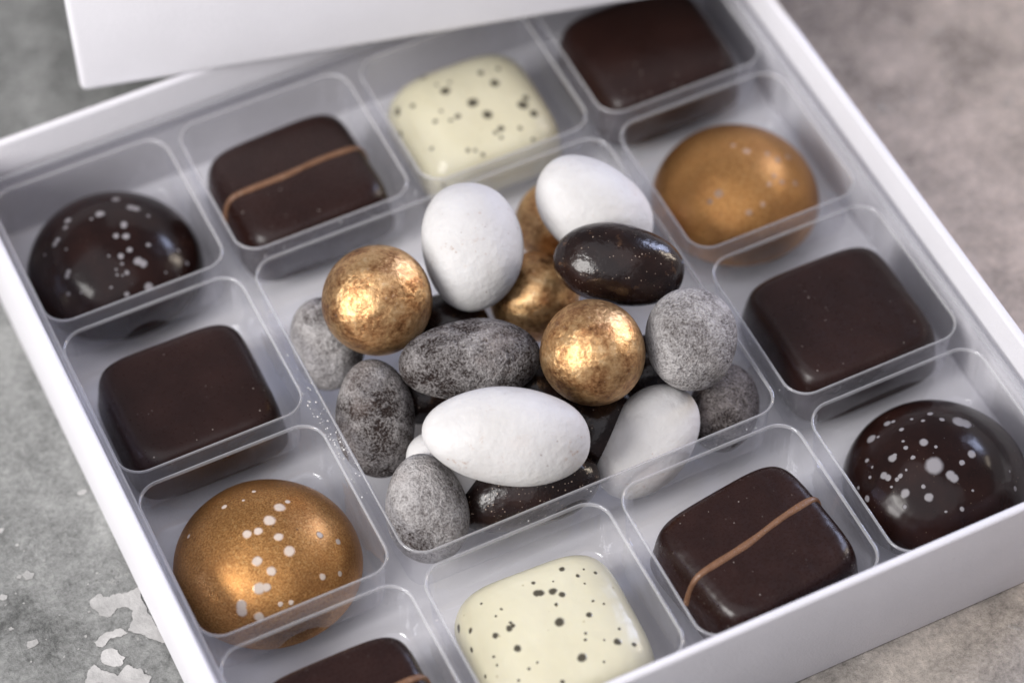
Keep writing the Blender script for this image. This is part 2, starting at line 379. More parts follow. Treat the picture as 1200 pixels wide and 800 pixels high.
# ------------------------------------------------------------------ the lid, propped across the back corner
LW, LH = 4.26, 0.72
ld = bpy.data.objects.new('box_lid', None); C.objects.link(ld); ld.empty_display_size = 0.01
tag(ld, 'white cardboard box lid lying askew across the far rim of the box', 'lid')
la = math.radians(-13.9); lt = math.radians(9.5)
ld.location = Vector((-1.337*S, 2.185*S, (0.205+Z0)*S))
ld.rotation_euler = (Matrix.Rotation(la, 4, 'Z') @ Matrix.Rotation(-lt, 4, 'X')).to_euler()
LO = (0, 0, 0)
LT = 0.075
def lwall(name, *a): return wall(name, *a, ld, M_card, LO, 0.034)
lwall('top_panel', 0.002, LW-.002, 0.002, LW-.002, LH-LT, LH)
lwall('lid_wall', 0, LW, 0, LT, 0, LH-.002)
lwall('lid_wall', 0, LW, LW-LT, LW, 0, LH-.002)
lwall('lid_wall', 0.001, LT, LT-.034, LW-LT+.034, 0.001, LH-.003)
lwall('lid_wall', LW-LT, LW-.001, LT-.034, LW-LT+.034, 0.001, LH-.003)

# ------------------------------------------------------------------ the clear tray: land with 13 holes, one compartment mesh per hole
PY = 0.982
tray = empty('plastic_tray', (0, 0, -Z0))
tag(tray, 'clear thermoformed plastic tray with thirteen compartments inside the white box', 'tray')
FLOOR = -0.345
def rrect(cx, cy, hx, hy, r, n=16):
    out = []
    for qx, qy, a0 in ((1, -1, -90), (1, 1, 0), (-1, 1, 90), (-1, -1, 180)):
        for k in range(n+1):
            a = math.radians(a0 + 90*k/n)
            out.append((cx + qx*(hx-r) + r*math.cos(a), cy + qy*(hy-r) + r*math.sin(a)))
    return out
GX, GY = 0.060, 0.064
cells = []
for r in range(4):
    for c in range(4):
        if r in (1, 2) and c in (1, 2): continue
        cells.append((c-1.5, (1.5-r)*PY, (1-GX)/2, (PY-GY)/2))
cells.append((0, 0, 1-GX/2, PY-GY/2))
CR = 0.125
# land sheet: fill between the outer outline and the hole outlines
bm = bmesh.new()
def loop(pts, z):
    vs = [bm.verts.new((x, y, z)) for x, y in pts]
    return [bm.edges.new((vs[i], vs[(i+1) % len(vs)])) for i in range(len(vs))]
OX, OY = 2.030, 2.018
es = loop(rrect(0.022, 0.018, OX, OY, 0.06), 0.0)
for cx, cy, hx, hy in cells: es += loop(rrect(cx, cy, hx, hy, CR), 0.0)
bmesh.ops.triangle_fill(bm, use_beauty=True, use_dissolve=False, edges=es)
def inside(p):
    return any(abs(p.x-cx) < hx-0.03 and abs(p.y-cy) < hy-0.03 for cx, cy, hx, hy in cells)
bmesh.ops.delete(bm, geom=[f for f in bm.faces if inside(f.calc_center_median())], context='FACES')
# a short skirt turned down along the outer edge, and a raised bead just inside it
edge = [e for e in bm.edges if e.is_boundary and (abs(abs((e.verts[0].co.x+e.verts[1].co.x)/2-0.022)-OX) < .07 or abs(abs((e.verts[0].co.y+e.verts[1].co.y)/2-0.018)-OY) < .07)
        and not any(abs(v.co.x-cx) < hx+.005 and abs(v.co.y-cy) < hy+.005 for v in e.verts for cx, cy, hx, hy in cells)]
r = bmesh.ops.extrude_edge_only(bm, edges=edge)
for v in [g for g in r['geom'] if isinstance(g, bmesh.types.BMVert)]: v.co.z = -0.10
land = bm_obj('divider_grid', bm, M_land, tray, O); flat_shade_by_angle(land, 0.5)
def compartment(cx, cy, hx, hy):
    prof = [(0.0, 0.0), (-0.001, 0.006), (-0.004, 0.0095), (-0.008, 0.009), (-0.0115, 0.004), (-0.0135, -0.006), (-0.016, -0.03)]
    d = 0.034
    for k in range(1, 7): prof.append((-0.016 - (d-0.016)*k/6*0.7, -0.03 + (FLOOR+0.04+0.03)*k/6))
    i0 = prof[-1][0]
    for k in range(1, 6):
        a = math.pi/2*k/5; prof.append((i0 - 0.04*(1-math.cos(a)), FLOOR+0.04 - 0.04*math.sin(a)))
    vs, fs = [], []; n = None
    for off, z in prof:
        ring = rrect(0, 0, hx+off, hy+off, max(0.03, CR+off)); n = len(ring)
        flute = 0.0042 * max(0.0, min(1.0, (-0.03-z)/0.06)) if z > FLOOR + 0.035 else 0.0   # the drawn corners pucker into fine upright creases
        for i, (x, y) in enumerate(ring):
            q = i % 17; k = 1 - flute*(1 if q % 3 == 1 else 0)/max(hx, hy) * (1 if 2 <= q <= 14 else 0)
            vs.append((x*k, y*k, z))
    for j in range(len(prof)-1):
        for i in range(n): fs.append((j*n+i, j*n+(i+1) % n, (j+1)*n+(i+1) % n, (j+1)*n+i))
    fs.append([(len(prof)-1)*n+i for i in range(n)])
    o = mesh_obj('compartment', vs, fs, M_wall, tray, (cx, cy, Z0))
    o.data.materials.append(M_lip)
    for k, p in enumerate(o.data.polygons):
        if k < 5*n: p.material_index = 1                  # the lip round the opening: creased, with highlight in its white
    return o
for c in cells: compartment(*c)
vs, fs = [], []; n = None                                 # the raised bead that runs round the outer edge of the tray
for off, z in [(-0.045, 0.001), (-0.040, 0.012), (-0.030, 0.018), (-0.020, 0.012), (-0.016, 0.001)]:
    ring = rrect(0.022, 0.018, OX+off, OY+off, 0.06+off); n = len(ring); vs += [(x, y, z) for x, y in ring]
for j in range(4):
    for i in range(n): fs.append((j*n+i, j*n+(i+1) % n, (j+1)*n+(i+1) % n, (j+1)*n+i))
mesh_obj('edge_bead', vs, fs, M_lip, tray, O)

# ------------------------------------------------------------------ shapes of the chocolates (origin at the centre of the base)
def super_loft(ax, ay, prof, nseg=120):
    """prof: (scale, z, exponent) from base to top; superellipse rings"""
    vs, fs = [], []
    for s_, z, e in prof:
        for i in range(nseg):
            a = 2*math.pi*i/nseg; c, s2 = math.cos(a), math.sin(a)
            vs.append((ax*s_*math.copysign(abs(c)**(2/e), c), ay*s_*math.copysign(abs(s2)**(2/e), s2), z))
    m = len(prof)
    for j in range(m-1):
        for i in range(nseg): fs.append((j*nseg+i, j*nseg+(i+1) % nseg, (j+1)*nseg+(i+1) % nseg, (j+1)*nseg+i))
    vs.append((0, 0, prof[-1][1])); t = len(vs)-1
    for i in range(nseg): fs.append(((m-1)*nseg+i, (m-1)*nseg+(i+1) % nseg, t))
    vs.append((0, 0, prof[0][1])); b = len(vs)-1
    for i in range(nseg): fs.append(((i+1) % nseg, i, b))
    return vs, fs
def interp(keys, n):
    out = []
    for k in range(n):
        t = k/(n-1)*(len(keys)-1); i = min(int(t), len(keys)-2); f = t-i
        p = [keys[max(0, min(len(keys)-1, i+d))] for d in (-1, 0, 1, 2)]
        out.append(tuple(0.5*(2*b + (c-a)*f + (2*a-5*b+4*c-d)*f*f + (-a+3*b-3*c+d)*f**3) for a, b, c, d in zip(*p)))
    return out
def wobble(vs, amp, freq, seed):
    o = Vector((seed*7.3, seed*3.1, seed*5.7)); out = []
    for v in vs:
        p = Vector(v); nv = noise.noise_vector(p*freq + o)
        out.append(tuple(p + nv*amp))
    return out
def square_shape(ax, ay, h, seed):
    keys = [(0.985, 0.0, 5.6), (1.03, 0.02*h, 5.6), (1.025, 0.12*h, 5.6), (1.005, 0.35*h, 5.6), (0.985, 0.58*h, 5.6), (0.955, 0.76*h, 5.6), (0.91, 0.88*h, 5.4),
            (0.85, 0.945*h, 5.2), (0.76, 0.975*h, 5.0), (0.58, 0.992*h, 4.2), (0.35, 1.0*h, 3.8), (0.10, 1.003*h, 3.4)]
    vs, fs = super_loft(ax, ay, interp(keys, 56))
    return wobble(vs, 0.008, 1.8, seed), fs
def pillow_shape(ax, ay, h, seed):
    keys = [(0.97, 0.0, 4.6), (1.0, 0.05*h, 4.6), (0.995, 0.22*h, 4.5), (0.97, 0.45*h, 4.3), (0.92, 0.66*h, 4.1), (0.84, 0.81*h, 3.9), (0.72, 0.90*h, 3.7),
            (0.55, 0.958*h, 3.4), (0.35, 0.987*h, 3.0), (0.10, 1.0*h, 2.6)]
    vs, fs = super_loft(ax, ay, interp(keys, 56))
    return wobble(vs, 0.010, 2.2, seed), fs
def dome_shape(r, h, seed):
    keys = [(math.cos(a), h*math.sin(a), 2.0) for a in [math.pi/2*k/40 for k in range(40)]]
    keys[0] = (0.985, 0.0, 2.0); keys.insert(1, (1.0, 0.012, 2.0))
    vs, fs = super_loft(r, r, keys, 128)
    return wobble(vs, 0.004, 3.0, seed), fs
def ribbon_mesh(vs, fs, p0, p1, half=0.017, lift=0.015):
    """a piped line lying over the block from base side to base side: follows the block's own surface"""
    bvh = BVHTree.FromPolygons([Vector(v) for v in vs], fs)
    a, b = Vector((*p0, 0)), Vector((*p1, 0)); mid = (a+b)/2; d = (b-a).normalized(); L = (b-a).length
    nrm = Vector((-d.y, d.x, 0)); base = Vector((mid.x, mid.y, 0.12)); pts = []
    for k in range(97):
        ang = math.radians(-4 + 188*k/96); q = d*math.cos(ang) + Vector((0, 0, 1))*math.sin(ang)
        bend = nrm*0.010*math.sin(ang*2.0+0.6)
        loc, n, _, _ = bvh.ray_cast(base + bend + q*2.0, -q)
        if loc is not None and loc.z > 0.015: pts.append((loc, n))
    V, F = [], []; m = 9
    for i, (p, n) in enumerate(pts):
        wv = half*(1 + 0.45*noise.noise(p*7.0))
        for j in range(m):
            t = -1 + 2*j/(m-1)
            V.append(tuple(p + nrm*wv*t + n*(lift*math.sqrt(max(0, 1-t*t)) - 0.004)))
    for i in range(len(pts)-1):
        for j in range(m-1): F.append((i*m+j, (i+1)*m+j, (i+1)*m+j+1, i*m+j+1))
    return V, F

CG = 'chocolates in the outer compartments'
BON = FLOOR + 0.006
M_rib = m_ribbon()
def bonbon(name, label, shape, mat, cx, cy, ang, parts=None):
    o = mesh_obj(name, *shape, mat, None, (cx, cy, BON), (0, 0, math.radians(ang)))
    tag(o, label, 'chocolate', CG)
    return o
SPOTS = {
    '8': [[0.1183, 0.0825, 0.3223, 0.0289], [0.0458, 0.0277, 0.3376, 0.0298], [-0.0735, 0.0071, 0.3335, 0.0245], [-0.0221, -0.0043, 0.3384, 0.0216], [0.0495, -0.0704, 0.3327, 0.0226], [0.0671, -0.1529, 0.3143, 0.0275], [-0.0859, -0.1369, 0.315, 0.0244], [-0.0459, -0.204, 0.2992, 0.024], [-0.1257, -0.2449, 0.2664, 0.0291], [-0.0948, -0.2561, 0.268, 0.0211], [-0.2255, -0.2616, 0.213, 0.0272], [-0.232, -0.28, 0.1949, 0.0275], [-0.1712, -0.3351, 0.1817, 0.0245], [0.2342, -0.1096, 0.2776, 0.0182], [0.1656, -0.291, 0.2252, 0.0169], [0.3074, -0.1487, 0.2209, 0.0163], [-0.1023, 0.225, 0.2814, 0.0145], [-0.0171, -0.347, 0.2129, 0.0134], [-0.0646, -0.3358, 0.2181, 0.0133], [0.1678, 0.1066, 0.3047, 0.0135], [0.2521, -0.2843, 0.1795, 0.0123], [0.0528, 0.2431, 0.2814, 0.0115], [-0.0113, 0.2073, 0.3, 0.0089], [-0.2981, 0.1992, 0.2011, 0.012]],
    '0': [[0.1619, 0.1061, 0.3011, 0.0294], [0.1818, 0.0912, 0.2976, 0.0295], [0.004, 0.1198, 0.3221, 0.0312], [0.0853, -0.0006, 0.3289, 0.0234], [0.1162, 0.2044, 0.282, 0.0282], [-0.1487, 0.1821, 0.2845, 0.0242], [-0.0453, 0.1063, 0.3231, 0.0126], [-0.1749, 0.1388, 0.2899, 0.0133], [0.221, 0.0246, 0.2905, 0.013], [0.0234, -0.0546, 0.3321, 0.0206], [0.0666, -0.0749, 0.3264, 0.0238], [-0.2568, 0.0835, 0.2667, 0.0201], [-0.2364, 0.0943, 0.2752, 0.0201], [0.0546, -0.1516, 0.3122, 0.0182], [0.0028, -0.1672, 0.3109, 0.0195], [0.071, -0.2182, 0.287, 0.0298], [0.0893, -0.2343, 0.2767, 0.0268], [-0.0089, -0.2046, 0.2982, 0.0103], [-0.2698, -0.1183, 0.2506, 0.0186], [-0.2574, -0.1056, 0.2613, 0.0188], [-0.0044, -0.2525, 0.277, 0.0159], [0.0731, -0.3343, 0.2164, 0.0293], [-0.0434, -0.3343, 0.2207, 0.0171], [-0.2961, -0.1905, 0.2033, 0.0139], [-0.2426, -0.2237, 0.2228, 0.0089], [-0.0473, -0.2189, 0.2904, 0.0087], [-0.0532, -0.2423, 0.2792, 0.0087], [-0.0515, -0.1442, 0.3152, 0.009], [0.1526, -0.1488, 0.2933, 0.0157], [0.0778, -0.0121, 0.3298, 0.0199], [-0.1761, 0.14, 0.2891, 0.0171], [0.3093, -0.2386, 0.1622, 0.0143], [-0.1, -0.2824, 0.2485, 0.0086], [-0.0284, -0.2549, 0.275, 0.0072], [0.1803, -0.2877, 0.2173, 0.0077], [0.2897, -0.1862, 0.2131, 0.0103], [-0.2211, 0.0076, 0.2911, 0.0083], [-0.3198, 0.0729, 0.2267, 0.0096]],
    '7': [[-0.0904, -0.0696, 0.3246, 0.0452], [-0.0452, -0.1439, 0.3147, 0.0252], [-0.037, -0.1623, 0.31, 0.0224], [-0.1803, -0.1844, 0.2737, 0.0217], [-0.2608, -0.1088, 0.2614, 0.0233], [-0.2264, 0.073, 0.2848, 0.021], [-0.2973, 0.025, 0.2509, 0.0191], [-0.289, 0.0033, 0.2574, 0.0174], [-0.2425, -0.0261, 0.2829, 0.0127], [-0.2603, -0.0319, 0.2735, 0.0113], [0.1013, -0.0883, 0.3199, 0.0213], [0.0349, -0.1123, 0.3231, 0.0146], [-0.064, -0.2928, 0.2466, 0.0124], [-0.1791, -0.1319, 0.2913, 0.0109], [-0.3929, -0.0017, 0.1566, 0.0156], [-0.2894, -0.1559, 0.2284, 0.011], [0.2438, -0.2753, 0.1871, 0.0122], [0.0197, -0.2449, 0.2777, 0.0071], [-0.1512, 0.017, 0.3166, 0.0116], [-0.3135, 0.1023, 0.2263, 0.0079], [-0.3418, 0.0692, 0.2094, 0.0094], [-0.3934, 0.0762, 0.1445, 0.0084], [-0.2959, -0.0441, 0.2509, 0.0071], [-0.1366, -0.2727, 0.2436, 0.0068], [-0.2085, -0.0182, 0.2979, 0.0071], [0.251, -0.2025, 0.2299, 0.0069], [-0.3085, 0.1542, 0.2123, 0.0134], [0.1519, 0.1036, 0.3047, 0.0359], [0.1754, 0.0842, 0.3005, 0.0328], [-0.0712, 0.0627, 0.329, 0.0213], [-0.2284, 0.2526, 0.2146, 0.0266], [-0.1503, 0.0832, 0.3104, 0.0122], [-0.1074, 0.1923, 0.2913, 0.0135], [-0.1295, 0.2791, 0.2413, 0.0194], [-0.0325, 0.0113, 0.3355, 0.009], [-0.2119, 0.0803, 0.2898, 0.0121], [0.0017, 0.1813, 0.3073, 0.0104], [0.0833, 0.1476, 0.3106, 0.014], [-0.2029, 0.2334, 0.2398, 0.0089], [-0.0326, 0.2258, 0.2886, 0.009], [0.0597, 0.21, 0.2932, 0.0152], [-0.1048, 0.27, 0.2541, 0.0115], [-0.1406, 0.125, 0.3044, 0.0079]],
    '5': [[-0.1756, -0.1241, 0.2887, 0.0238], [-0.2282, -0.1333, 0.2637, 0.0148], [-0.082, -0.2721, 0.2503, 0.0175], [-0.0008, -0.2658, 0.2628, 0.0149], [0.0644, 0.029, 0.3283, 0.0213], [0.0237, 0.0963, 0.3235, 0.0146], [0.2619, -0.0506, 0.2642, 0.0186], [0.1924, -0.0668, 0.2953, 0.0181], [0.2217, -0.2001, 0.2419, 0.016], [0.1499, -0.1906, 0.2768, 0.0149], [0.1254, -0.1518, 0.2976, 0.0132], [0.0761, -0.1879, 0.2952, 0.0141], [0.1583, -0.0218, 0.3105, 0.0145]],
    '10': [[-0.0088, 0.1732, 0.2589, 0.0207], [0.0061, 0.1681, 0.259, 0.0191], [0.0569, 0.1535, 0.2591, 0.022], [0.0906, 0.1204, 0.2608, 0.0175], [0.0187, -0.0126, 0.2689, 0.0257], [-0.201, 0.0518, 0.2659, 0.0183], [-0.181, 0.0584, 0.2674, 0.0127], [-0.27, 0.0495, 0.254, 0.0168], [-0.2094, -0.0599, 0.2668, 0.0194], [0.036, -0.2172, 0.2612, 0.0243], [0.2161, -0.1999, 0.251, 0.0196], [0.1568, -0.029, 0.2624, 0.0158], [0.0427, 0.0811, 0.2643, 0.0101], [0.2838, -0.233, 0.2298, 0.0131], [0.1496, 0.2531, 0.2429, 0.0156], [0.2019, 0.1874, 0.2498, 0.0105], [0.2853, 0.1766, 0.2357, 0.0111], [-0.0023, 0.2358, 0.2491, 0.0108], [-0.189, 0.1628, 0.2605, 0.0087], [-0.2568, 0.2364, 0.2386, 0.0076], [-0.3506, 0.1498, 0.2019, 0.0147], [-0.3766, 0.2299, 0.1159, 0.0236], [0.0994, -0.1131, 0.2662, 0.0084], [0.0857, -0.1429, 0.266, 0.0084], [0.2537, -0.1443, 0.2483, 0.0087], [0.2055, 0.0327, 0.2572, 0.0073], [0.2484, 0.001, 0.2506, 0.0074], [-0.3163, -0.0393, 0.2386, 0.0084], [-0.2049, -0.173, 0.2625, 0.0094], [-0.1588, -0.1612, 0.2674, 0.0068], [0.1175, -0.2681, 0.248, 0.0067], [-0.0913, -0.2859, 0.2455, 0.0105], [-0.3773, 0.0773, 0.1592, 0.0137], [-0.2677, -0.2002, 0.248, 0.008], [0.0842, 0.2043, 0.2532, 0.006], [-0.2281, 0.1386, 0.2582, 0.0071], [0.2436, 0.2118, 0.2414, 0.0062], [-0.3218, -0.0838, 0.2356, 0.007], [-0.3763, -0.0772, 0.1696, 0.0114], [0.1639, -0.1739, 0.2595, 0.0056], [0.2105, 0.1338, 0.2533, 0.0059], [-0.183, 0.0763, 0.2666, 0.0085]],
    '2': [[-0.0146, -0.0091, 0.2979, 0.0306], [0.022, -0.1102, 0.2936, 0.03], [-0.1049, 0.129, 0.2945, 0.0282], [0.1475, 0.0661, 0.2917, 0.0264], [0.1147, 0.1629, 0.2888, 0.0183], [0.2178, -0.1213, 0.2792, 0.0316], [0.247, -0.1892, 0.2668, 0.0244], [0.2553, -0.0782, 0.2722, 0.0184], [0.0486, -0.2172, 0.2807, 0.019], [0.0121, -0.2253, 0.2788, 0.0142], [-0.1215, -0.0557, 0.295, 0.0166], [-0.1616, -0.0613, 0.2921, 0.0115], [-0.1585, -0.2592, 0.2636, 0.0137], [-0.1248, -0.2732, 0.2607, 0.0106], [-0.0965, -0.3049, 0.2455, 0.0119], [-0.352, 0.1855, 0.2028, 0.027], [-0.286, 0.135, 0.2658, 0.0137], [-0.2341, -0.0248, 0.2827, 0.0131], [-0.1806, 0.0196, 0.2925, 0.0117], [0.2121, 0.1562, 0.2806, 0.015], [0.1395, -0.2483, 0.2708, 0.0127], [0.1798, -0.3159, 0.2306, 0.0123], [-0.3798, 0.0954, 0.136, 0.02], [-0.3132, -0.1501, 0.2452, 0.0098], [-0.3247, -0.3124, 0.1334, 0.0131], [-0.1515, 0.2962, 0.2542, 0.0179], [0.027, -0.2616, 0.2686, 0.0107], [-0.1238, 0.1942, 0.2871, 0.0111], [-0.0585, 0.1759, 0.2907, 0.011]],
}
BONBONS = [
    ('darkdome', 'dark glossy dome with white flecks in the far left corner compartment', -1.5, 1.473, 0, 0.445, 0.445, 0.335),
    ('striped', 'dark chocolate with caramel stripe between the far dark dome and speckled white chocolate', -0.51, 1.423, 2, 0.4, 0.365, 0.305),
    ('pillow', 'speckled white pillow chocolate at the back, beneath the lid edge', 0.5, 1.4580000000000002, 0, 0.395, 0.38, 0.295),
    ('square', 'plain dark chocolate in the far right corner, half under the lid', 1.49, 1.423, 0, 0.395, 0.37, 0.305),
    ('square', 'plain dark square chocolate at the left between dark dome and gold dome', -1.5, 0.441, 0, 0.385, 0.365, 0.275),
    ('golddome', 'gold dome with faint grey flecks at the right rear, behind a dark square', 1.51, 0.491, 0, 0.43, 0.43, 0.335),
    ('square', 'plain dark square chocolate at the right between gold dome and dark dome', 1.52, -0.541, 0, 0.39, 0.37, 0.305),
    ('darkdome', 'dark glossy dome with white flecks in the near right corner compartment', 1.53, -1.473, 0, 0.445, 0.445, 0.335),
    ('golddome', 'gold dome with bright white flecks at the left front', -1.5, -0.491, 0, 0.445, 0.445, 0.34),
    ('striped', 'dark striped chocolate in the near left corner, mostly cut off at the bottom edge', -1.5, -1.5230000000000001, 0, 0.385, 0.35, 0.305),
    ('pillow', 'speckled white pillow chocolate at the front, beside the near striped one', -0.5, -1.488, -2, 0.4, 0.39, 0.27),
    ('striped', 'dark chocolate with caramel stripe at the front right, beside the near dark dome', 0.52, -1.5230000000000001, 7, 0.39, 0.36, 0.315),
]
for i, (kind, label, cx, cy, ang, a, b, h) in enumerate(BONBONS):
    if kind == 'square':
        bonbon('square_chocolate', label, square_shape(a, b, h, i), m_choc('dark_chocolate', i*0.37, 0.30), cx, cy, ang)
    elif kind == 'striped':
        sh = square_shape(a, b, h, i)
        o = bonbon('striped_chocolate', label, sh, m_choc('dark_chocolate', i*0.37, 0.27), cx, cy, ang)
        mesh_obj('ribbon', *ribbon_mesh(*sh, (-a, 0.02 if i == 1 else -0.01), (a, 0.0 if i == 1 else 0.03)), M_rib, o, (0, 0, 0))
    elif kind == 'pillow':
        bonbon('speckled_white_chocolate', label, pillow_shape(a, b, h, i), m_white_choc('white_chocolate', SPOTS[str(i)]), cx, cy, ang)
    elif kind == 'darkdome':
        bonbon('dark_dome_chocolate', label, dome_shape(a, h, i), m_dark_dome('glazed_dark_chocolate', [(x, y, z, r*(0.78 if i == 0 else 1.0)) for x, y, z, r in SPOTS[str(i)]]), cx, cy, ang)
    elif kind == 'golddome':
        bonbon('gold_dome_chocolate', label, dome_shape(a, h, i), m_gold_dome('gold_lustre', SPOTS[str(i)], (0.66, 0.58, 0.50) if i == 8 else (0.43, 0.29, 0.20)), cx, cy, ang)

# ------------------------------------------------------------------ the heap of sugared almonds and balls
DG = 'sugared almonds and balls heaped in the centre'
MATS = {'white': m_white_dragee(), 'gold': m_gold_ball(), 'dark': m_dark_dragee(), 'darkdust': m_dark_dragee('sugar_flecked_shell', 0.75, 0.30),
        'grey': m_grey_dragee('cocoa_dusted_shell', (0.024, 0.0145, 0.012), (0.46, 0.435, 0.425), 0.63),
        'pale': m_grey_dragee('thickly_dusted_shell', (0.046, 0.032, 0.027), (0.58, 0.555, 0.545), 0.555),
        'brown': m_grey_dragee('thinly_dusted_shell', (0.030, 0.022, 0.020), (0.30, 0.27, 0.26), 0.645)}
NAMES = {'white': 'white_sugared_almond', 'gold': 'gold_ball', 'dark': 'dark_chocolate_almond', 'darkdust': 'dark_chocolate_almond', 'grey': 'dusted_almond', 'pale': 'dusted_almond', 'brown': 'dusted_almond'}
def ellipsoid(rx, ry, rz, seed, egg, amp, e=0.86):
    nu, nv = 64, 40; vs, fs = [(0, 0, -rz)], []
    P = lambda x: math.copysign(abs(x)**e, x)             # a little fuller than an ellipse
    for j in range(1, nv):
        ph = -math.pi/2 + math.pi*j/nv
        for i in range(nu):
            th = 2*math.pi*i/nu; vs.append((rx*P(math.cos(ph))*P(math.cos(th)), ry*P(math.cos(ph))*P(math.sin(th)), rz*P(math.sin(ph))))
    vs.append((0, 0, rz)); t = len(vs)-1
    for i in range(nu): fs.append((0, 1+(i+1) % nu, 1+i)); fs.append((t, t-nu+i, t-nu+(i+1) % nu))
    for j in range(nv-2):
        for i in range(nu): a = 1+j*nu; fs.append((a+i, a+(i+1) % nu, a+nu+(i+1) % nu, a+nu+i))
    long = 0 if rx >= ry else 1; out = []
    for v in vs:                                          # almonds: one end blunter than the other
        v = list(v); u = v[long]/(rx, ry)[long]; k = 1 + egg*u
        for q in range(3):
            if q != long: v[q] *= k
        out.append(v)
    return wobble(out, amp, 2.6, seed), fs
